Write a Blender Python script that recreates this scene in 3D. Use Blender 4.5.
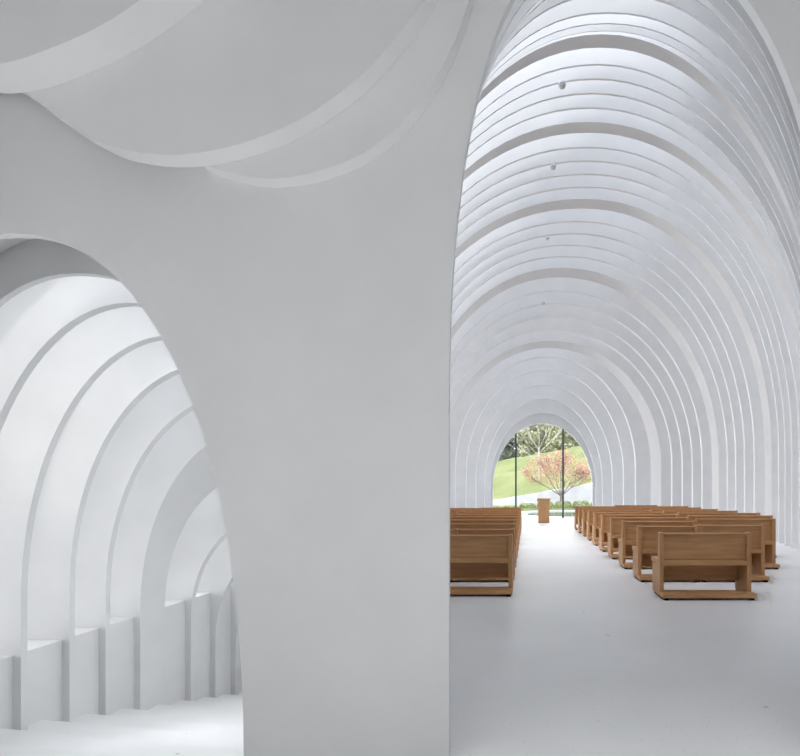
import bpy, bmesh, math, random
from mathutils import Vector, Matrix
from mathutils.geometry import tessellate_polygon

random.seed(7)
for o in list(bpy.data.objects):
    bpy.data.objects.remove(o, do_unlink=True)
SC = bpy.context.scene
COL = SC.collection

# ------------------------------------------------------------------ camera, world, light, exposure
F = 560.0                      # focal length in pixels of the 800 px wide frame
EYE = 1.41
cam = bpy.data.cameras.new('camera')
cam.sensor_width = 36.0
cam.lens = F / 800 * 36.0
cam.shift_x = -127 / 800       # principal point at (527, 491)
cam.shift_y = 113 / 800
cam.clip_end = 400
cam_o = bpy.data.objects.new('camera', cam)
COL.objects.link(cam_o)
cam_o.location = (0, 0, EYE)
cam_o.rotation_euler = (math.pi / 2, 0, 0)
SC.camera = cam_o

W = bpy.data.worlds.new('overcast_sky')
SC.world = W
W.use_nodes = True
nt = W.node_tree
bg = nt.nodes['Background']
tc = nt.nodes.new('ShaderNodeTexCoord')
sep = nt.nodes.new('ShaderNodeSeparateXYZ')
rmp = nt.nodes.new('ShaderNodeValToRGB')
nt.links.new(tc.outputs['Generated'], sep.inputs[0])
nt.links.new(sep.outputs['Z'], rmp.inputs[0])
rmp.color_ramp.elements[0].position = 0.0
rmp.color_ramp.elements[0].color = (0.90, 0.91, 0.92, 1)
rmp.color_ramp.elements[1].position = 1.0
rmp.color_ramp.elements[1].color = (0.89, 0.925, 0.995, 1)
nt.links.new(rmp.outputs[0], bg.inputs[0])
bg.inputs[1].default_value = 4.1

sun = bpy.data.lights.new('hazy_sun', 'SUN')
sun.energy = 1.0
sun.angle = math.radians(6)
sun.color = (1.0, 0.98, 0.95)
sun_o = bpy.data.objects.new('hazy_sun', sun)
COL.objects.link(sun_o)
sun_o.rotation_euler = Vector((0.63, 0.53, -0.57)).to_track_quat('-Z', 'Y').to_euler()

al = bpy.data.lights.new('added_floor_fill', 'AREA')  # unseen fill added to brighten the hall floor and the vault undersides
al.shape = 'RECTANGLE'
al.size = 11.0; al.size_y = 7.0
al.energy = 235
al.spread = math.radians(75)
al.color = (1.0, 0.99, 0.985)
al_o = bpy.data.objects.new('added_floor_fill', al)
COL.objects.link(al_o)
al_o.location = (0.5, -2.3, 5.55)

SC.view_settings.view_transform = 'Standard'
SC.view_settings.look = 'None'
SC.view_settings.gamma = 1.0
SC.view_settings.use_curve_mapping = False
SC.view_settings.exposure = 0.12

# ------------------------------------------------------------------ materials
def base_mat(name, col, rough=0.7, spec=0.3):
    m = bpy.data.materials.new(name)
    m.use_nodes = True
    b = m.node_tree.nodes['Principled BSDF']
    b.inputs['Base Color'].default_value = (*col, 1)
    b.inputs['Roughness'].default_value = rough
    b.inputs['Specular IOR Level'].default_value = spec
    return m, m.node_tree, b

def noise_mat(name, c1, c2, scale=3.0, detail=4, rough=0.7, spec=0.3, bump=0.0, stretch=(1, 1, 1), lo=0.35, hi=0.65):
    m, t, b = base_mat(name, c1, rough, spec)
    tc = t.nodes.new('ShaderNodeTexCoord')
    mp = t.nodes.new('ShaderNodeMapping')
    mp.inputs['Scale'].default_value = stretch
    n = t.nodes.new('ShaderNodeTexNoise')
    n.inputs['Scale'].default_value = scale
    n.inputs['Detail'].default_value = detail
    r = t.nodes.new('ShaderNodeValToRGB')
    r.color_ramp.elements[0].position = lo
    r.color_ramp.elements[1].position = hi
    r.color_ramp.elements[0].color = (*c1, 1)
    r.color_ramp.elements[1].color = (*c2, 1)
    t.links.new(tc.outputs['Object'], mp.inputs[0])
    t.links.new(mp.outputs[0], n.inputs[0])
    t.links.new(n.outputs['Fac'], r.inputs[0])
    t.links.new(r.outputs[0], b.inputs['Base Color'])
    if bump:
        bp = t.nodes.new('ShaderNodeBump')
        bp.inputs['Strength'].default_value = bump
        bp.inputs['Distance'].default_value = 0.01
        t.links.new(n.outputs['Fac'], bp.inputs['Height'])
        t.links.new(bp.outputs[0], b.inputs['Normal'])
    return m

M = {}
M['plaster'] = noise_mat('white_plaster', (0.80, 0.80, 0.80), (0.83, 0.83, 0.83), 2.0, 6, 0.75, 0.2)
M['paving'] = noise_mat('white_stone_paving', (0.50, 0.51, 0.54), (0.58, 0.59, 0.61), 1.0, 4, 0.8, 0.2)
M['hall'] = noise_mat('bounce_dimming_plaster', (0.12, 0.115, 0.11), (0.15, 0.145, 0.14), 2.0, 6, 0.8, 0.2)  # unseen hall surfaces, made dark to cut bounce onto the front wall
M['soffit'] = noise_mat('warm_grey_soffit', (0.69, 0.68, 0.67), (0.72, 0.71, 0.70), 2.0, 6, 0.8, 0.15)
M['render'] = noise_mat('white_exterior_render', (0.46, 0.47, 0.52), (0.52, 0.53, 0.58), 1.0, 4, 0.8, 0.2)
M['oak'] = noise_mat('oak_wood', (0.50, 0.26, 0.11), (0.60, 0.33, 0.15), 5.0, 6, 0.45, 0.35, 0.03, (0.5, 6, 6))
M['oak_end'] = noise_mat('oak_wood_upright_grain', (0.50, 0.26, 0.11), (0.60, 0.33, 0.15), 5.0, 6, 0.45, 0.35, 0.03, (6, 6, 0.5))
M['dark'] = base_mat('dark_rubber', (0.02, 0.018, 0.016), 0.6)[0]
M['mullion'] = base_mat('dark_green_grey_metal', (0.045, 0.085, 0.08), 0.4, 0.5)[0]
M['lens'] = base_mat('clear_dome', (0.62, 0.62, 0.64), 0.3, 0.5)[0]
M['fixture'] = base_mat('white_enamel', (0.75, 0.75, 0.76), 0.4, 0.4)[0]
M['bark'] = noise_mat('brown_grey_bark', (0.16, 0.12, 0.11), (0.27, 0.21, 0.19), 14, 4, 0.9, 0.1)
M['birch'] = noise_mat('pale_birch_bark', (0.36, 0.34, 0.31), (0.48, 0.46, 0.43), 9, 4, 0.85, 0.1)
M['water'] = base_mat('pond_water', (0.05, 0.075, 0.05), 0.06, 0.5)[0]
M['grass'] = noise_mat('lawn_grass', (0.145, 0.17, 0.07), (0.205, 0.225, 0.105), 0.35, 6, 0.95, 0.1)

def floor_mat():
    m, t, b = base_mat('white_terrazzo', (0.86, 0.86, 0.855), 0.32, 0.4)
    tc = t.nodes.new('ShaderNodeTexCoord')
    v = t.nodes.new('ShaderNodeTexVoronoi'); v.inputs['Scale'].default_value = 26
    r = t.nodes.new('ShaderNodeValToRGB')
    r.color_ramp.elements[0].position = 0.05; r.color_ramp.elements[0].color = (0.45, 0.44, 0.43, 1)
    r.color_ramp.elements[1].position = 0.11; r.color_ramp.elements[1].color = (0.86, 0.86, 0.855, 1)
    n = t.nodes.new('ShaderNodeTexNoise'); n.inputs['Scale'].default_value = 0.9; n.inputs['Detail'].default_value = 7
    r2 = t.nodes.new('ShaderNodeValToRGB')
    r2.color_ramp.elements[0].position = 0.3; r2.color_ramp.elements[0].color = (0.93, 0.93, 0.92, 1)
    r2.color_ramp.elements[1].position = 0.7; r2.color_ramp.elements[1].color = (1, 1, 1, 1)
    mx = t.nodes.new('ShaderNodeMix'); mx.data_type = 'RGBA'; mx.blend_type = 'MULTIPLY'
    mx.inputs[0].default_value = 1.0
    t.links.new(tc.outputs['Object'], v.inputs[0]); t.links.new(tc.outputs['Object'], n.inputs[0])
    t.links.new(v.outputs['Distance'], r.inputs[0]); t.links.new(n.outputs['Fac'], r2.inputs[0])
    v2 = t.nodes.new('ShaderNodeTexVoronoi'); v2.inputs['Scale'].default_value = 1.7
    r4 = t.nodes.new('ShaderNodeValToRGB')
    r4.color_ramp.elements[0].position = 0.018; r4.color_ramp.elements[0].color = (0.62, 0.61, 0.60, 1)
    r4.color_ramp.elements[1].position = 0.04; r4.color_ramp.elements[1].color = (1, 1, 1, 1)
    mx2 = t.nodes.new('ShaderNodeMix'); mx2.data_type = 'RGBA'; mx2.blend_type = 'MULTIPLY'; mx2.inputs[0].default_value = 1.0
    t.links.new(tc.outputs['Object'], v2.inputs[0]); t.links.new(v2.outputs['Distance'], r4.inputs[0])
    t.links.new(mx.outputs[2], mx2.inputs[6]); t.links.new(r4.outputs[0], mx2.inputs[7])
    t.links.new(r.outputs[0], mx.inputs[6]); t.links.new(r2.outputs[0], mx.inputs[7])
    t.links.new(mx2.outputs[2], b.inputs['Base Color'])
    r3 = t.nodes.new('ShaderNodeMapRange'); r3.inputs[3].default_value = 0.26; r3.inputs[4].default_value = 0.42
    t.links.new(n.outputs['Fac'], r3.inputs[0]); t.links.new(r3.outputs[0], b.inputs['Roughness'])
    return m
M['floor'] = floor_mat()

def glass_mat(name='clear_glass', col=(0.985, 0.99, 0.99)):
    m = bpy.data.materials.new(name)
    m.use_nodes = True
    t = m.node_tree
    t.nodes.clear()
    out = t.nodes.new('ShaderNodeOutputMaterial')
    tr = t.nodes.new('ShaderNodeBsdfTransparent'); tr.inputs[0].default_value = (*col, 1)
    gl = t.nodes.new('ShaderNodeBsdfGlossy'); gl.inputs['Roughness'].default_value = 0.02
    fr = t.nodes.new('ShaderNodeFresnel'); fr.inputs[0].default_value = 1.45
    mx = t.nodes.new('ShaderNodeMixShader')
    t.links.new(fr.outputs[0], mx.inputs[0]); t.links.new(tr.outputs[0], mx.inputs[1]); t.links.new(gl.outputs[0], mx.inputs[2])
    t.links.new(mx.outputs[0], out.inputs[0])
    return m
M['glass'] = glass_mat()
M['dimmer_neck'] = glass_mat('neck_dimming_glass', (0.66, 0.675, 0.70))  # unseen neck panes, tint added to dim the daylight there
M['dimmer_nave'] = glass_mat('nave_dimming_glass', (0.81, 0.835, 0.875))  # unseen left and crown panes, slight tint added to hold back sky
M['dimmer_right_near'] = glass_mat('near_right_dimming_glass', (0.28, 0.29, 0.31))  # unseen near right panes, strong tint added to darken the rib faces
M['dimmer_right'] = glass_mat('right_dimming_glass', (0.55, 0.565, 0.59))  # unseen far right panes, tint added to dim that flank

def leaf_mat(name, c1, c2, c3=None):
    m, t, b = base_mat(name, c1, 0.8, 0.1)
    g = t.nodes.new('ShaderNodeNewGeometry')
    r = t.nodes.new('ShaderNodeValToRGB')
    r.color_ramp.elements[0].color = (*c1, 1)
    r.color_ramp.elements[1].color = (*c2, 1)
    if c3:
        e = r.color_ramp.elements.new(0.5); e.color = (*c3, 1)
    t.links.new(g.outputs['Random Per Island'], r.inputs[0])
    t.links.new(r.outputs[0], b.inputs['Base Color'])
    return m
M['leaf_red'] = leaf_mat('red_and_yellow_green_leaves', (0.46, 0.16, 0.17), (0.46, 0.46, 0.20), (0.54, 0.28, 0.27))
M['leaf_dark'] = leaf_mat('dark_green_leaves', (0.12, 0.16, 0.125), (0.24, 0.27, 0.20))
M['leaf_mid'] = leaf_mat('olive_green_leaves', (0.30, 0.33, 0.19), (0.46, 0.45, 0.33))
M['leaf_hedge'] = leaf_mat('fresh_green_leaves', (0.24, 0.29, 0.12), (0.34, 0.39, 0.19))

# ------------------------------------------------------------------ helpers
def link_mesh(name, verts, faces, mat, parent=None, smooth=False):
    me = bpy.data.meshes.new(name)
    me.from_pydata([tuple(v) for v in verts], [], faces)
    bm = bmesh.new(); bm.from_mesh(me)
    bmesh.ops.recalc_face_normals(bm, faces=bm.faces)
    bm.to_mesh(me); bm.free()
    if smooth:
        me.shade_smooth()
    me.materials.append(M[mat] if isinstance(mat, str) else mat)
    o = bpy.data.objects.new(name, me)
    COL.objects.link(o)
    if parent: o.parent = parent
    return o

def structure(o, label=None):
    o['kind'] = 'structure'
    if label: o['label'] = label
    return o

def thing(name, label, cat, loc=(0, 0, 0), group=None):
    o = bpy.data.objects.new(name, None)
    COL.objects.link(o)
    o.location = loc
    o.empty_display_size = 0.2
    return tag(o, label, cat, group)

def tag(o, label, cat, group=None):
    o['label'] = label; o['category'] = cat
    if group: o['group'] = group
    return o

class MB:
    def __init__(self): self.v = []; self.f = []
    def box(self, x0, x1, y0, y1, z0, z1):
        b = len(self.v)
        self.v += [(x, y, z) for z in (z0, z1) for y in (y0, y1) for x in (x0, x1)]
        self.f += [tuple(b + i for i in q) for q in ((0, 2, 3, 1), (4, 5, 7, 6), (0, 1, 5, 4), (2, 6, 7, 3), (0, 4, 6, 2), (1, 3, 7, 5))]
        return self
    def prism(self, poly, axis, a, b):
        """extrude a 2D polygon along axis ('x' or 'y'): poly in (y,z) or (x,z)"""
        n = len(poly); s = len(self.v)
        for t in (a, b):
            for p in poly:
                self.v.append((t, p[0], p[1]) if axis == 'x' else (p[0], t, p[1]))
        tris = tessellate_polygon([[Vector((p[0], p[1], 0)) for p in poly]])
        for t in tris:
            self.f.append(tuple(s + i for i in t)); self.f.append(tuple(s + n + i for i in reversed(t)))
        for i in range(n):
            j = (i + 1) % n
            self.f.append((s + i, s + j, s + n + j, s + n + i))
        return self
    def seg(self, p, q, r0, r1, n=6):
        p = Vector(p); q = Vector(q); d = q - p
        if d.length < 1e-6: return self
        d.normalize()
        a = d.orthogonal().normalized(); b = d.cross(a)
        s = len(self.v)
        for c, r in ((p, r0), (q, r1)):
            for i in range(n):
                t = 2 * math.pi * i / n
                self.v.append(tuple(c + (a * math.cos(t) + b * math.sin(t)) * r))
        for i in range(n):
            j = (i + 1) % n
            self.f.append((s + i, s + j, s + n + j, s + n + i))
        self.f.append(tuple(s + i for i in reversed(range(n)))); self.f.append(tuple(s + n + i for i in range(n)))
        return self
    def leaf(self, c, size):
        n = Vector((random.gauss(0, 1), random.gauss(0, 1), random.gauss(0, 1))).normalized()
        a = n.orthogonal().normalized(); b = n.cross(a)
        th = random.uniform(0, 6.28)
        a, b = a * math.cos(th) + b * math.sin(th), b * math.cos(th) - a * math.sin(th)
        s = len(self.v); c = Vector(c)
        self.v += [tuple(c - a * size), tuple(c + b * size * .5 + n * size * .12), tuple(c + a * size), tuple(c - b * size * .5 + n * size * .12)]
        self.f.append((s, s + 1, s + 2, s + 3))
        return self
    def build(self, name, mat, parent=None, bevel=0.0, smooth=False, normals=True):
        me = bpy.data.meshes.new(name)
        me.from_pydata(self.v, [], self.f)
        if normals:
            bm = bmesh.new(); bm.from_mesh(me)
            bmesh.ops.recalc_face_normals(bm, faces=bm.faces)
            if bevel:
                bmesh.ops.bevel(bm, geom=bm.edges[:], offset=bevel, segments=2, affect='EDGES', profile=0.5)
            bm.to_mesh(me); bm.free()
        if smooth: me.shade_smooth()
        me.materials.append(M[mat])
        o = bpy.data.objects.new(name, me)
        COL.objects.link(o)
        if parent: o.parent = parent
        return o

def hermite(keys):
    """smooth interpolation of rows (d, v0, v1, ...)"""
    n = len(keys); m = []
    for i in range(n):
        a = keys[max(i - 1, 0)]; b = keys[min(i + 1, n - 1)]
        m.append([(q - p) / (b[0] - a[0]) for p, q in zip(a[1:], b[1:])])
    def f(d):
        d = min(max(d, keys[0][0]), keys[-1][0])
        i = 0
        while i < n - 2 and d > keys[i + 1][0]: i += 1
        a, b = keys[i], keys[i + 1]
        h = b[0] - a[0]; t = (d - a[0]) / h
        h00 = 2*t**3 - 3*t*t + 1; h10 = t**3 - 2*t*t + t; h01 = -2*t**3 + 3*t*t; h11 = t**3 - t*t
        return [h00*p + h10*h*mp + h01*q + h11*h*mq for p, q, mp, mq in zip(a[1:], b[1:], m[i], m[i+1])]
    return f

def arch(xl, xr, xc, zc, zs, n, base, seg=44):
    """arch outline from left foot over the crown to the right foot"""
    pts = [(xl, base + (zs - base) * i / 4) for i in range(4)]
    for i in range(seg + 1):
        t = math.pi - math.pi * i / seg
        c, s = math.cos(t), math.sin(t)
        a = (xc - xl) if c < 0 else (xr - xc)
        x = xc + math.copysign(abs(c) ** (2 / n), c) * a
        z = zs + abs(s) ** (2 / n) * (zc - zs)
        pts.append((x, z))
    pts += [(xr, zs + (base - zs) * (i + 1) / 4) for i in range(4)]
    return pts

# nave section by depth:   depth, left, right, crown x, crown z, springing z, fullness
NAVE = hermite([
    (2.90, -0.405, 1.60, 0.42, 4.33, 1.80, 2.35),
    (3.58, -0.54, 1.93, 0.55, 4.85, 1.87, 2.33),
    (4.24, -0.68, 2.28, 0.67, 5.35, 1.94, 2.31),
    (4.90, -0.82, 2.63, 0.78, 5.92, 2.0, 2.3),
    (5.56, -1.10, 2.99, 0.84, 6.36, 2.05, 2.25),
    (6.22, -1.40, 3.34, 0.90, 6.73, 2.1, 2.2),
    (6.88, -1.68, 3.70, 0.98, 7.16, 2.2, 2.15),
    (7.47, -1.92, 4.02, 1.04, 7.55, 2.25, 2.1),
    (8.14, -2.20, 4.36, 1.09, 8.05, 2.3, 2.05),
    (8.64, -2.42, 4.62, 1.13, 8.25, 2.3, 2.05),
    (10.3, -3.02, 5.40, 1.22, 8.86, 2.4, 2.05),
    (11.94, -3.55, 6.08, 1.30, 9.28, 2.4, 2.05),
    (13.75, -3.95, 6.51, 1.46, 9.53, 2.4, 2.1),
    (15.7, -4.20, 6.86, 1.60, 9.60, 2.4, 2.1),
    (17.5, -4.15, 6.82, 1.42, 9.48, 2.4, 2.1),
    (19.5, -4.00, 6.68, 1.18, 9.18, 2.4, 2.05),
    (21.35, -3.85, 6.30, 1.06, 8.55, 2.45, 2.0),
    (23.3, -3.60, 5.58, 0.96, 7.66, 2.5, 2.0),
    (24.5, -3.15, 4.77, 0.92, 7.30, 2.4, 2.0),
    (25.6, -2.80, 4.43, 0.90, 6.95, 2.2, 2.0),
    (26.7, -2.45, 4.08, 0.88, 6.48, 2.0, 2.0),
    (27.8, -2.12, 3.75, 0.86, 6.02, 1.8, 2.0),
    (28.9, -1.92, 3.56, 0.84, 5.50, 1.6, 2.0),
    (29.6, -1.80, 3.44, 0.83, 4.97, 1.5, 2.0)])
# side passage section by depth:  depth, left, right, crown x, crown z, springing z, fullness
PASS = hermite([
    (2.90, -3.87, -1.467, -2.667, 2.743, 0.0, 2.2),
    (4.90, -5.66, -2.00, -3.98, 3.33, 0.0, 2.1),
    (5.56, -5.62, -2.22, -3.96, 3.28, 0.2, 2.0),
    (6.22, -5.62, -2.25, -3.95, 3.14, 0.2, 2.0),
    (6.88, -5.62, -2.30, -3.90, 2.98, 0.2, 2.0),
    (7.47, -5.62, -2.50, -3.95, 2.68, 0.0, 2.0),
    (8.14, -5.62, -2.70, -4.00, 2.30, -0.3, 2.0),
    (8.69, -5.62, -2.90, -4.20, 1.66, -0.4, 2.0),
    (9.36, -5.62, -3.15, -4.30, 1.00, -0.7, 2.0),
    (10.1, -5.62, -3.40, -4.40, 0.46, -1.3, 2.0),
    (10.8, -5.62, -3.65, -4.55, 0.00, -1.7, 2.0),
    (12.2, -5.62, -3.90, -4.70, -0.50, -2.2, 2.0)])
SILL = -0.42

# ------------------------------------------------------------------ floor and stairs
def slab_plan(poly, z0, z1, name, mat):
    n = len(poly)
    v = [(x, y, z0) for x, y in poly] + [(x, y, z1) for x, y in poly]
    tris = tessellate_polygon([[Vector((x, y, 0)) for x, y in poly]])
    f = [tuple(t) for t in tris] + [tuple(n + i for i in reversed(t)) for t in tris]
    f += [(i, (i + 1) % n, n + (i + 1) % n, n + i) for i in range(n)]
    return link_mesh(name, v, f, mat)

left_edge = [(-1.45, 2.1), (-1.45, 3.3), (-1.2, 3.6)] + [(NAVE(d)[0] - 0.12, d) for d in (4.6, 5.2, 6.2, 7.2, 8.2, 9.2, 10.3, 11.5, 12.3)] + [(-6.2, 12.35), (-6.2, 29.8)]
structure(slab_plan([(8.5, 29.8), (8.5, -9), (-7.5, -9), (-7.5, 2.1)] + left_edge, -0.15, 0.0, 'floor', 'floor'))

# descending stair in the side passage: one step per rib bay, treads turned a little
mb = MB()
tan = math.tan(math.radians(9.7))
for k in range(17):
    y0 = 2.1 + 0.655 * k - 0.12
    z = -0.187 * (k + 1) + 0.03
    y1 = y0 + 0.655
    b = len(mb.v)
    xa, xb = -6.0, -1.0
    for zz in (z - 0.45, z):
        for x, y in ((xa, y0 - (xa + 5.6) * tan), (xb, y0 - (xb + 5.6) * tan), (xb, y1 - (xb + 5.6) * tan), (xa, y1 - (xa + 5.6) * tan)):
            mb.v.append((x, y, zz))
    mb.f += [tuple(b + i for i in q) for q in ((0, 3, 2, 1), (4, 5, 6, 7), (0, 1, 5, 4), (1, 2, 6, 5), (2, 3, 7, 6), (3, 0, 4, 7))]
structure(mb.build('floor_stairs', 'floor'))

# ------------------------------------------------------------------ front wall with the two arches
def comb(arches, x0, x1, z0, z1):
    poly = [(x0, z0)]
    for a in arches: poly += a
    return poly + [(x1, z0), (x1, z1), (x0, z1)]
aP = arch(*PASS(2.9), base=-3.2)
aN = arch(*NAVE(2.9), base=-3.2)
structure(MB().prism(comb([aP, aN], -7.4, 8.4, -3.2, 9.6), 'y', 2.90, 2.95).build('wall_front', 'plaster'),
          'broad white wall and pillar between the passage arch and the nave arch')

# overlapping lower edges of the hanging vault in front of the wall
def px(x, y, d): return ((x - 527) * d / F, EYE + (491 - y) * d / F)
def smooth_curve(p, k=6):
    out = []
    for i in range(len(p) - 1):
        a, b, c, d = p[max(i-1, 0)], p[i], p[i+1], p[min(i+2, len(p)-1)]
        for j in range(k):
            t = j / k
            out.append(tuple(0.5 * (2*b[q] + (c[q]-a[q])*t + (2*a[q]-5*b[q]+4*c[q]-d[q])*t*t + (3*b[q]-a[q]-3*c[q]+d[q])*t**3) for q in (0, 1)))
    return out + [p[-1]]
top = 5.6
h1 = [px(x, y, 2.90) for x, y in ((150, 90), (180, 143), (205, 168), (228, 179), (262, 187), (292, 187), (330, 179), (370, 162), (405, 135), (435, 97), (460, 47), (475, 0))]
h1 = smooth_curve([(-2.8, top), (-2.2, 4.0)] + h1 + [(-0.15, 4.3), (0.0, 4.8), (0.07, top)])
h2 = [px(x, y, 2.812) for x, y in ((-20, 92), (18, 91.5), (39, 104), (54, 115), (78, 132), (99, 146), (126, 159), (156, 165.6), (182, 167.4), (212, 165.4), (252, 156.5), (300, 138), (336, 116), (372, 87), (408, 46), (440, 0))]
h2 = smooth_curve([(-3.5, top), (-3.07, 3.54)] + h2 + [(-0.3, 4.2), (-0.2, 4.7), (-0.13, top)])
h3 = [px(x, y, 2.704) for x, y in ((-150, 5), (-90, 62), (-40, 86), (0, 93), (25, 92), (60, 84), (120, 59), (165, 31), (204, 0), (240, -37))]
h3 = smooth_curve([(-3.75, top), (-3.57, 4.2)] + h3 + [(-1.27, 4.2), (-1.17, 4.8), (-1.13, top)])
for i, (h, y0, y1) in enumerate(((h1, 2.813, 2.899), (h2, 2.706, 2.812), (h3, 2.533, 2.705))):
    structure(MB().prism(h, 'y', y0, y1).build('ceiling_vault_edge', 'plaster'))

# ------------------------------------------------------------------ nave ribs
trim_no = [0]
def rib_ring(name, d0, d1, sec, off, base):
    """solid ring between the arch curve and the same curve moved outwards"""
    def curves(d):
        s = sec(d)
        ol, orr, ot = off(d)
        inner = arch(*s, base=base)
        outer = arch(s[0] - ol, s[1] + orr, s[2], s[3] + ot, s[4], s[5], base=base)
        return inner, outer
    i0, o0 = curves(d0); i1, o1 = curves(d1)
    n = len(i0)
    v = [(x, d0, z) for x, z in i0] + [(x, d0, z) for x, z in o0] + [(x, d1, z) for x, z in i1] + [(x, d1, z) for x, z in o1]
    f = []
    for k in range(n - 1):
        f += [(k, k+1, n+k+1, n+k), (2*n+k, 3*n+k, 3*n+k+1, 2*n+k+1), (k, 2*n+k, 2*n+k+1, k+1), (n+k, n+k+1, 3*n+k+1, 3*n+k)]
    f += [(0, n, 3*n, 2*n), (n-1, 3*n-1, 4*n-1, 2*n-1)]
    o = link_mesh(name, v, f, 'plaster')
    me = o.data
    me.shade_smooth(); me.set_sharp_from_angle(angle=math.radians(35))
    return o

def nave_off(d):
    t = min(max((d - 11.5) / 2.0, 0), 1)
    return (0.28 + 0.72 * t, 1.0, 1.0)

THICK = [8.14, 11.94, 15.70, 19.50, 23.30]
thin = [3.58, 4.24, 4.97, 5.56, 6.22, 6.88, 7.47]
for a in (8.64, 12.44, 16.20, 20.0):
    thin += [a + 0.655 * k for k in (1, 2, 3, 4)]
thin += [24.5, 25.6, 26.7, 27.8]
ribs = [(d, 0.5) for d in THICK] + [(d, 0.085) for d in thin] + [(28.9, 0.085)]
for d, t in sorted(ribs):
    trim_no[0] += 1
    o = structure(rib_ring('trim_%d' % trim_no[0], d, d + t, NAVE, nave_off, 0.0))
    if t == 0.5:                          # inner and outer faces of the deep ribs: warmer, slightly greyer tone
        o.data.materials.append(M['soffit'])
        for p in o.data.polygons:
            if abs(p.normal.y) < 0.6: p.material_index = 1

# end wall around the glazed arch, and the glazing
e = arch(*NAVE(29.6), base=-0.2)
structure(MB().prism(comb([e], -6.5, 8.5, -0.2, 9.6), 'y', 29.36, 29.62).build('wall_back', 'plaster'))

# nave shell behind the ribs; unseen glazing with added tints steers the daylight
def shell(d0, d1, steps, win_l, win_r):
    ds = [d0 + (d1 - d0) * i / steps for i in range(steps + 1)]
    rows = []
    for d in ds:
        s = NAVE(d); ol, orr, ot = nave_off(d)
        rows.append(arch(s[0] - ol + 0.01, s[1] + orr - 0.01, s[2], s[3] + ot - 0.01, s[4], s[5], base=0.0))
    n = len(rows[0])
    v = [(x, d, z) for d, r in zip(ds, rows) for x, z in r]
    solid, glass = [], []
    for i in range(steps):
        for k in range(n - 1):
            zc = (rows[i][k][1] + rows[i][k+1][1]) / 2
            left = k < n / 2
            w = win_l if left else win_r
            q = (i*n+k, i*n+k+1, (i+1)*n+k+1, (i+1)*n+k)
            (glass if (w and w(zc, ds[i])) else solid).append(q)
    return v, solid, glass
v, so, gl = shell(2.96, 29.35, 44, lambda z, d: z > 0.3 and (d > 12.3 or z > 4.2 or (d < 5 and z > 3)), lambda z, d: True)
structure(link_mesh('ceiling', v, so, 'plaster', smooth=True))
n_arch = 53
structure(link_mesh('unseen_nave_panes', v, [q for q in gl if q[0] % n_arch < 32 and q[0] // n_arch >= 5], 'dimmer_nave'))
structure(link_mesh('unseen_right_panes', v, [q for q in gl if q[0] % n_arch >= 32 and q[0] // n_arch >= 13], 'dimmer_right'))
structure(link_mesh('unseen_neck_panes', v, [q for q in gl if q[0] // n_arch < 5 and q[0] % n_arch < 32], 'dimmer_neck'))
structure(link_mesh('unseen_near_right_panes', v, [q for q in gl if q[0] // n_arch < 13 and q[0] % n_arch >= 32], 'dimmer_right_near'))

# ------------------------------------------------------------------ side passage ribs
def pass_rib(d0, d1):
    trim_no[0] += 1
    return structure(rib_ring('trim_%d' % trim_no[0], d0, d1, PASS, lambda d: (0.60, 0.25, 0.78), -3.6))
for d in (4.96, 5.56, 6.22, 6.88, 7.47): pass_rib(d, d + 0.08)
pass_rib(8.14, 8.69)
for d in (9.36, 10.1, 10.8, 11.5): pass_rib(d, d + 0.08)
ev = []; ef = []
for d in (2.96, 3.6, 4.2, 4.96):
    q = PASS(d)
    ev += [(x, d, z) for x, z in arch(q[0] - 0.35, q[1] + 0.3, q[2], q[3] + 0.35, q[4], q[5], base=-3.2)]
en = len(ev) // 4
for i in range(3):
    for k in range(en - 1):
        ef.append((i*en+k, i*en+k+1, (i+1)*en+k+1, (i+1)*en+k))
structure(link_mesh('ceiling_passage_entry', ev, ef, 'plaster', smooth=True))
# parapet with sill, roof, end wall and glazing of the passage
structure(MB().box(-6.205, -5.71, 4.96, 12.3, -3.6, SILL).build('wall_left', 'plaster'))
pv, pg, pc = [], [], []
ds = [4.96 + (12.2 - 4.96) * i / 20 for i in range(21)]
for d in ds:
    q = PASS(d)
    pv += [(x, d, z) for x, z in arch(q[0] - 0.59, q[1] + 0.24, q[2], q[3] + 0.77, q[4], q[5], base=-3.6)]
pn = len(pv) // 21
for i in range(20):
    for k in range(pn - 1):
        q = (i*pn+k, i*pn+k+1, (i+1)*pn+k+1, (i+1)*pn+k)
        (pg if k < 0.70 * pn else pc).append(q)
structure(link_mesh('window_3', pv, pg, 'glass'))
structure(link_mesh('ceiling_passage', pv, pc, 'plaster', smooth=True))
structure(MB().box(-6.45, -3.2, 12.2, 12.3, -3.6, 1.0).build('wall_passage_end', 'plaster'))
# partition between nave and passage
pv = []; pf = []
ds = [3.03 + 0.4 * i for i in range(24)]
for d in ds:
    x = NAVE(d)[0] - 0.26
    pv += [(x, d, -3.6), (x, d, -0.16)]
for i in range(len(ds) - 1): pf.append((2*i, 2*i+2, 2*i+3, 2*i+1))
structure(link_mesh('wall_partition', pv, pf, 'plaster'))

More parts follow.
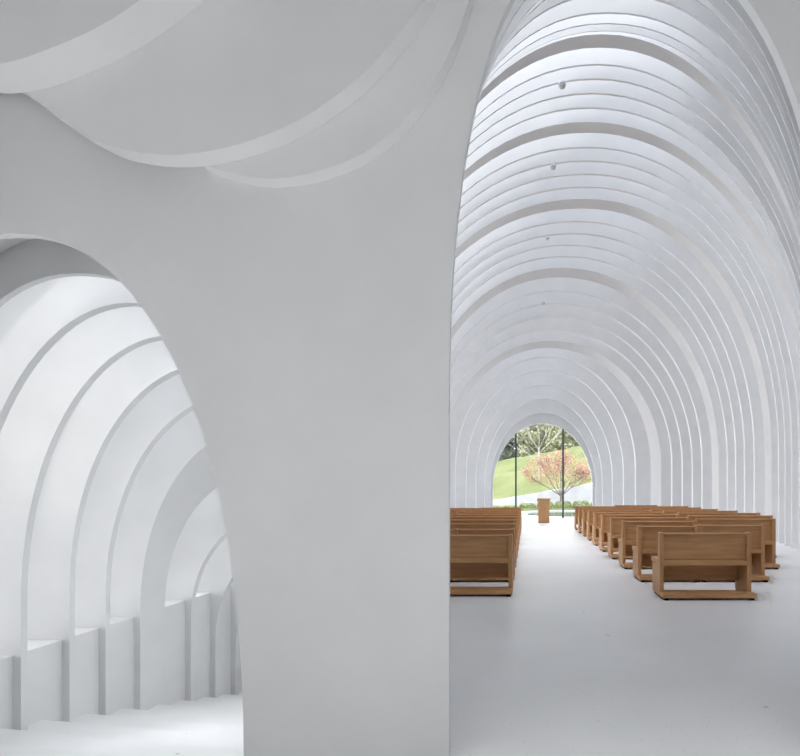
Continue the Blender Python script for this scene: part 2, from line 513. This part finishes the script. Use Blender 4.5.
# ------------------------------------------------------------------ front hall shell (around the camera)
HALL_TOP = 5.6
RL0, RL1 = -6.6, 1.2
hc = MB()                                 # hall ceiling; its unseen rooflight is added to light the floor
hc.box(-7.4, 8.4, RL1, 2.95, HALL_TOP, HALL_TOP + 0.15)
hc.box(-7.4, 8.4, -9, RL0, HALL_TOP, HALL_TOP + 0.15)
hc.box(-7.4, -5.5, RL0 + 0.001, RL1 - 0.001, HALL_TOP, HALL_TOP + 0.15)
hc.box(6.5, 8.4, RL0 + 0.001, RL1 - 0.001, HALL_TOP, HALL_TOP + 0.15)
structure(hc.build('ceiling_hall', 'hall'))
bf = MB()                                 # deep baffles added to keep rooflight sky off the front wall
for k in range(13):
    y = RL0 + (RL1 - RL0) * k / 12
    bf.box(-5.5, 6.5, y - 0.02, y + 0.02, HALL_TOP + 0.1, HALL_TOP + 1.15)
for x in (-5.5, 6.5):
    bf.box(x - 0.02, x + 0.02, RL0, RL1, HALL_TOP + 0.1, HALL_TOP + 1.15)
structure(bf.build('added_light_baffles', 'plaster'))
structure(MB().box(-5.5, 6.5, RL0, RL1, HALL_TOP + 0.05, HALL_TOP + 0.07).build('added_rooflight_pane', 'glass'))  # pane of the added rooflight
structure(MB().box(-7.5, -7.35, -9, 2.85, 0.15, HALL_TOP).build('wall_left_hall', 'hall'))
structure(MB().box(8.35, 8.5, -9, 2.85, 0, HALL_TOP).build('wall_right_hall', 'hall'))
structure(MB().box(-7.5, 8.5, -9.1, -9, 0.15, HALL_TOP).build('wall_hall_entrance', 'hall'))

# ------------------------------------------------------------------ glazing of the end arch with mullions
g = arch(*NAVE(29.45), base=0.0)
gx0, gx1 = -0.585, 1.895
def clip_poly(pts, xa, xb):
    def cut(p, x, keep_gt):
        out = []
        for i in range(len(p)):
            a, b = p[i], p[(i+1) % len(p)]
            ia = a[0] >= x if keep_gt else a[0] <= x
            ib = b[0] >= x if keep_gt else b[0] <= x
            if ia: out.append(a)
            if ia != ib:
                t = (x - a[0]) / (b[0] - a[0]); out.append((x, a[1] + t * (b[1] - a[1])))
        return out
    return cut(cut(pts, xa, True), xb, False)
win = structure(bpy.data.objects.new('window_1', None)); COL.objects.link(win)
win.location = (0, 0, 0)
win['label'] = 'tall arched end window in three clear panes'
for xa, xb in ((-9, gx0), (gx0, gx1), (gx1, 9)):
    MB().prism(clip_poly(g, xa, xb), 'y', 29.48, 29.49).build('window_pane', 'glass', win)
for x in (gx0, gx1):
    za = max(p[1] for p in clip_poly(g, x - 0.01, x + 0.01))
    MB().box(x - 0.045, x + 0.045, 29.40, 29.56, 0, za).build('mullion', 'mullion', win, 0.008)

# ------------------------------------------------------------------ pews
ORD = ['nearest', 'second', 'third', 'fourth', 'fifth', 'sixth', 'seventh', 'eighth', 'ninth', 'farthest']
def make_pew(x0, x1, d, label, hs=1.0):
    """back of the pew at depth d, seat on the far side, kneeling board behind it"""
    w = x1 - x0
    t = thing('wooden_pew', label, 'pew', ((x0 + x1) / 2, d, 0), 'oak pews in rows either side of the aisle')
    a = -w / 2 + 0.002; b = w / 2 - 0.002; p = 0.056
    prof = [(0, 0.03), (0.40, 0.03), (0.43, 0.06), (0.43, 0.425), (0.12, 0.425), (0.085, 0.86 * hs), (0.0, 0.86 * hs)]
    for xa in (a, b - p):
        MB().prism(prof, 'x', xa, xa + p).build('side_panel', 'oak_end', t, 0.004)
    s = MB().box(a + p + 0.001, b - p - 0.001, 0.045, 0.075, 0.50, 0.86 * hs - 0.03)
    s.build('backrest', 'oak', t, 0.003)
    MB().box(a + p + 0.001, b - p - 0.001, 0.012, 0.075, 0.86 * hs - 0.029, 0.86 * hs - 0.007).build('top_rail', 'oak', t, 0.004)
    sm = MB()
    sm.box(a + p + 0.001, b - p - 0.001, 0.0, 0.118, 0.426, 0.499)
    sm.box(a - 0.0, b, 0.121, 0.50, 0.43, 0.499)
    sm.build('seat', 'oak', t, 0.006)
    MB().box(a + p + 0.001, b - p - 0.001, 0.33, 0.36, 0.18, 0.424).build('apron', 'oak', t, 0.003)
    MB().box(a, b, -0.18, -0.001, 0.03, 0.085).build('kneeling_board', 'oak', t, 0.006)
    MB().box(a + p + 0.001, b - p - 0.001, 0.0, 0.12, 0.03, 0.085).build('base_board', 'oak', t, 0.004)
    for xa in (a + 0.02, b - 0.075):
        MB().box(xa, xa + 0.055, -0.16, 0.40, 0.0, 0.029).build('foot', 'dark', t)
    return t
seam = [2.96, 2.70, 3.10, 3.37, 3.55, 3.56, 3.56, 3.56, 3.52, 3.20]
endx = [None, 3.75, 4.56, 5.14, 5.48, 5.49, 5.46, 5.43, 5.45, 4.73]
for i in range(10):
    d = 7.38 + 1.44 * i
    for side in (1, -1):
        name = 'right' if side > 0 else 'left'
        hs = 1.0 if side > 0 else 0.945
        if i == 0: d = 7.38 if side > 0 else 7.64
        def mir(x): return x if side > 0 else 1.55 - x
        a, b = sorted((mir(1.745), mir(seam[i])))
        if i == 0:
            lab = 'short oak pew nearest the camera, alone in its row, %s of the aisle' % name
        else:
            lab = 'oak pew beside the aisle on the %s, %s row counted from the camera' % (name, ORD[i])
        make_pew(a, b, d, lab, hs)
        if endx[i]:
            a, b = sorted((mir(seam[i]), mir(endx[i])))
            if side < 0: a = max(a, NAVE(d)[0] + 0.12, NAVE(d + 0.55)[0] + 0.12)
            make_pew(a, b, d, 'outer oak pew towards the %s wall, %s row counted from the camera' % (name, ORD[i]), (1.02 if i == 1 else 1.05) if side > 0 else 0.93)

# ------------------------------------------------------------------ lectern
t = thing('lectern', 'narrow oak lectern standing alone in front of the arched window', 'lectern', (0.745, 24.75, 0))
MB().box(-0.245, 0.245, 0.0, 0.03, 0.02, 1.0).build('front_panel', 'oak_end', t, 0.004)
for x in (-0.245, 0.215):
    MB().prism([(0.031, 0.02), (0.42, 0.02), (0.42, 0.93), (0.031, 1.03)], 'x', x, x + 0.03).build('side_panel', 'oak_end', t, 0.004)
MB().box(-0.214, 0.214, 0.05, 0.42, 0.60, 0.625).build('shelf', 'oak', t, 0.003)
MB().prism([(-0.05, 1.06), (0.46, 0.935), (0.46, 0.965), (-0.05, 1.09)], 'x', -0.295, 0.295).build('reading_top', 'oak', t, 0.004)
MB().box(-0.26, 0.26, 0.01, 0.44, 0.0, 0.019).build('plinth', 'dark', t)

# ------------------------------------------------------------------ small dome fixtures under the crown
def fixture(xp, yp, d, label):
    x = (xp - 527) * d / F; z = EYE + (491 - yp) * d / F
    t = thing('dome_camera', label, 'dome camera', (x, d, z), 'dome cameras under the vault')
    MB().box(-0.02, 0.02, 0.0, 0.06, -0.01, 0.10).build('bracket', 'fixture', t, 0.004)
    v = []; f = []
    R = 0.066; n = 16
    for i in range(7):
        a = math.pi / 2 * i / 6
        for j in range(n):
            b = 2 * math.pi * j / n
            v.append((R * math.cos(a) * math.cos(b), -0.06 + R * math.cos(a) * math.sin(b), -0.03 - R * math.sin(a)))
    for i in range(6):
        for j in range(n):
            f.append((i*n+j, i*n+(j+1) % n, (i+1)*n+(j+1) % n, (i+1)*n+j))
    f.append(tuple(range(n)))
    link_mesh('dome', v, f, 'lens', t, True)
    cv = MB()
    cv.seg((0, -0.06, -0.03), (0, -0.06, 0.012), 0.07, 0.062, 16)
    cv.build('housing', 'fixture', t)
    return t
fixture(562, 85.5, 9.90, 'largest dome camera, highest under the vault crown')
fixture(553, 167, 13.68, 'dome camera on a short stem, second from the top of the vault')
fixture(547.5, 238, 17.43, 'dome camera, third from the top of the vault')
fixture(543.5, 303, 21.2, 'smallest dome camera, lowest above the end arch')

# ------------------------------------------------------------------ outdoors beyond the end window
structure(MB().box(-60, 60, 29.63, 45.0, -0.4, -0.10).build('ground_paving', 'paving'))
pond = []
for k in range(40):                       # pond with a rounded left end
    a = math.pi / 2 + math.pi * k / 39
    pond.append((3.4 + 3.6 * math.cos(a), 36.8 + 3.9 * math.sin(a)))
pond += [(20, 32.9), (20, 40.7)]
structure(slab_plan(pond, -0.2, -0.06, 'ground_pond', 'water'))
kerb = []
for r in (0, 0.32):
    row = [(3.4 + (3.6 + r) * math.cos(math.pi/2 + math.pi * .62 * k / 24), 36.8 + (3.9 + r) * math.sin(math.pi/2 + math.pi * .62 * k / 24)) for k in range(25)]
    row = [(20, 40.7 + r)] + row
    kerb += row if r == 0 else row[::-1]
tag(slab_plan(kerb, -0.2, 0.02, 'pond_kerb', 'paving'), 'white curved kerb along the far edge of the pond', 'kerb')
structure(MB().box(-60, 60, 42.2, 50.2, -0.3, 0.04).build('ground_lawn', 'grass'))

rw = MB().prism([(-30, -0.2), (34, -0.2), (34, 6.6), (6.0, 2.08), (-3.0, 0.62), (-14, 0.3), (-30, 0.3)], 'y', 50.0, 50.4)
tag(rw.build('retaining_wall', 'render', bevel=0.01), 'white retaining wall rising to the right at the foot of the grass hill', 'wall')

def sst(a, b, t):
    t = min(max((t - a) / (b - a), 0), 1); return t * t * (3 - 2 * t)
def hill_z(x, y):
    u = y - 50.4
    zb = max(0.25, min(0.60 + 0.162 * (x + 3.0), 6.4))
    z = zb + 2.6 * sst(0, 9, u + 0.25 * x) + 1.9 * sst(11, 17, u + 0.45 * x) + 0.9 * sst(17, 34, u + 0.3 * x) + 2.2 * sst(30, 60, u)
    return z + 0.10 * math.sin(x * 0.9 + y * 0.5) + 0.08 * math.sin(y * 1.1 - x * 0.4)
hv = []; hf = []
nx, ny = 110, 90
for j in range(ny + 1):
    for i in range(nx + 1):
        x = -50 + 100 * i / nx; y = 50.35 + 75 * (j / ny) ** 1.25
        hv.append((x, y, hill_z(x, y)))
for j in range(ny):
    for i in range(nx):
        a = j * (nx + 1) + i
        hf.append((a, a + 1, a + nx + 2, a + nx + 1))
structure(link_mesh('ground_hill', hv, hf, 'grass', smooth=True))

def grow(mb, tips, p, d, length, r, depth, spread, up=0.15, taper=0.64):
    q = p + d * length
    mb.seg(p, q, r, r * 0.72, 5)
    if depth <= 2: tips.append(q); tips.append((p + q) / 2)
    if depth == 0: return
    for k in range(random.choice((2, 3))):
        nd = (d + Vector((random.uniform(-1, 1), random.uniform(-1, 1), random.uniform(-0.6, 0.8))) * spread + Vector((0, 0, up))).normalized()
        grow(mb, tips, q, nd, length * random.uniform(0.62, 0.85), r * taper, depth - 1, spread, up, taper)

# red-leaved tree: short trunk, wide V of limbs
random.seed(21)
t = thing('red_leaved_tree', 'spreading tree with sparse red and yellow-green leaves behind the clipped shrubs', 'tree', (2.82, 46.5, 0.03))
mb = MB(); tips = []
mb.seg((0, 0, 0), (0.02, 0, 1.0), 0.13, 0.10, 8)
o0 = Vector((0.02, 0, 0.95))
for dx, dy, dz, L in ((-1.2, 0.1, 0.80, 1.25), (-0.85, -0.5, 1.0, 1.15), (-0.4, 0.5, 1.2, 1.2), (-0.05, -0.3, 1.2, 1.2), (0.35, 0.3, 1.2, 1.1), (0.7, -0.2, 1.0, 1.1), (1.0, 0.35, 0.85, 1.1)):
    grow(mb, tips, o0, Vector((dx, dy, dz)).normalized(), L, 0.055, 4, 0.55, 0.0)
mb.build('trunk', 'bark', t)
lf = MB()
for q in tips:
    if q.z < 1.9: continue
    for _ in range(3):
        lf.leaf(q + Vector((random.gauss(0, .16), random.gauss(0, .16), random.gauss(0, .14))), random.uniform(0.05, 0.085))
for _ in range(2600):
    d = Vector((random.gauss(0, 1), random.gauss(0, 1), random.gauss(0, 1))).normalized() * random.random() ** 0.45
    lf.leaf((-0.3 + 2.9 * d.x, 2.2 * d.y, 3.25 + 1.55 * d.z - 0.10 * abs(d.x)), random.uniform(0.05, 0.085))
lf.build('foliage', 'leaf_red', t, normals=False)

# pale bare tree
random.seed(5)
bz = hill_z(1.2, 54.5)
t = thing('bare_birch_tree', 'pale bare tree with a straight trunk rising behind the lectern', 'tree', (1.15, 54.5, bz - 0.05))
mb = MB(); tips = []
H = 5.5 - bz
mb.seg((0, 0, 0), (0.0, 0, H), 0.09, 0.06, 8)
for zz, dx, dy, dz, L in ((H, -0.7, 0.1, 1.0, 1.3), (H, 0.05, 0.1, 1.2, 1.5), (H, 0.5, -0.1, 1.0, 1.3), (H - .6, -0.8, -0.2, 0.8, 1.6), (H - .4, 0.8, 0.2, 0.9, 1.3), (H - 1.2, -0.9, 0.3, 0.7, 1.5)):
    grow(mb, tips, Vector((0, 0, zz)), Vector((dx, dy, dz)).normalized(), L, 0.03, 4, 0.45, 0.08, 0.7)
mb.build('trunk', 'birch', t)

# clipped shrubs behind the pond: low mounds
random.seed(3)
xs = [(-2.6, 0.62, 0.18), (-1.3, 0.62, 0.20), (0.05, 0.66, 0.40), (1.45, 0.68, 0.52), (2.85, 0.68, 0.58), (4.25, 0.68, 0.60), (5.65, 0.68, 0.56), (7.05, 0.68, 0.56)]
WORD = ['leftmost', 'second', 'third', 'fourth', 'fifth', 'sixth', 'seventh', 'rightmost']
for k, (x, w, h) in enumerate(xs):
    mb = MB()
    for _ in range(900):
        a = random.uniform(0, 6.283); u = random.random()
        el = math.asin(u); rr = random.uniform(0.85, 1.0)
        cu = math.cos(el) ** 0.28
        mb.leaf((w * cu * math.cos(a) * rr, 0.8 * cu * math.sin(a) * rr, 0.03 + h * u * rr), random.uniform(0.05, 0.08))
    o = mb.build('clipped_shrub', 'leaf_hedge', normals=False)
    o.location = (x, 44.2, 0.02)
    tag(o, 'low green shrub behind the pond kerb, %s of the row' % WORD[k] if k in (0, 7) else 'low green shrub behind the pond kerb, %s from the left' % WORD[k], 'shrub', 'shrubs along the pond')

# trees along the top of the hill
random.seed(11)
def bush_tree(x, y, R, H, mat, label):
    t = thing('hillside_tree', label, 'tree', (x, y, hill_z(x, y) - 0.1), 'trees along the top of the hill')
    MB().seg((0, 0, 0), (0.1, 0, H * 0.5), 0.16, 0.09, 7).build('trunk', 'bark', t)
    mb = MB()
    blobs = [(Vector((random.uniform(-.5, .5) * R, random.uniform(-.5, .5) * R, H * (0.03 + 0.80 * k / 11))), R * random.uniform(.42, .52)) for k in range(12)]
    for c, r in blobs:
        for _ in range(330):
            n = Vector((random.gauss(0, 1), random.gauss(0, 1), random.gauss(0, 1))).normalized()
            mb.leaf(c + n * r * random.uniform(.6, 1.0), random.uniform(0.20, 0.34))
    mb.build('foliage', mat, t, normals=False)
specs = [(-9.4, 78, 2.2, 7.2, 'leaf_dark'), (-4.6, 77, 2.2, 7.0, 'leaf_dark'), (-0.1, 79, 2.1, 6.6, 'leaf_mid'), (4.4, 77, 2.1, 6.8, 'leaf_mid'),
         (8.9, 80, 2.1, 5.4, 'leaf_mid'), (13.4, 79, 2.1, 5.4, 'leaf_dark'), (18.0, 80, 2.1, 5.4, 'leaf_mid'),
         (-2.4, 85, 2.3, 9.0, 'leaf_dark'), (2.3, 86, 2.3, 9.4, 'leaf_mid'), (-7.2, 86, 2.3, 9.4, 'leaf_dark'), (7.0, 86, 2.3, 8.2, 'leaf_mid')]
specs += [(-4.9, 93, 2.35, 11.5, 'leaf_mid'), (1.1, 93, 2.0, 11.8, 'leaf_mid'), (5.4, 94, 2.2, 11.0, 'leaf_mid')]
names = ['leftmost in front', 'second in front from the left', 'third in front from the left', 'fourth in front from the left', 'fifth in front from the left',
         'second in front from the right', 'rightmost of all', 'second in the rear from the left', 'third in the rear from the left', 'leftmost in the rear', 'rightmost in the rear', 'tall one at the very back on the left', 'tall one at the very back behind the birch', 'tall one at the very back on the right']
for sp, nm in zip(specs, names):
    kind = 'dark green' if sp[4] == 'leaf_dark' else 'olive green'
    bush_tree(*sp, '%s tree on the hilltop, %s' % (kind, nm))
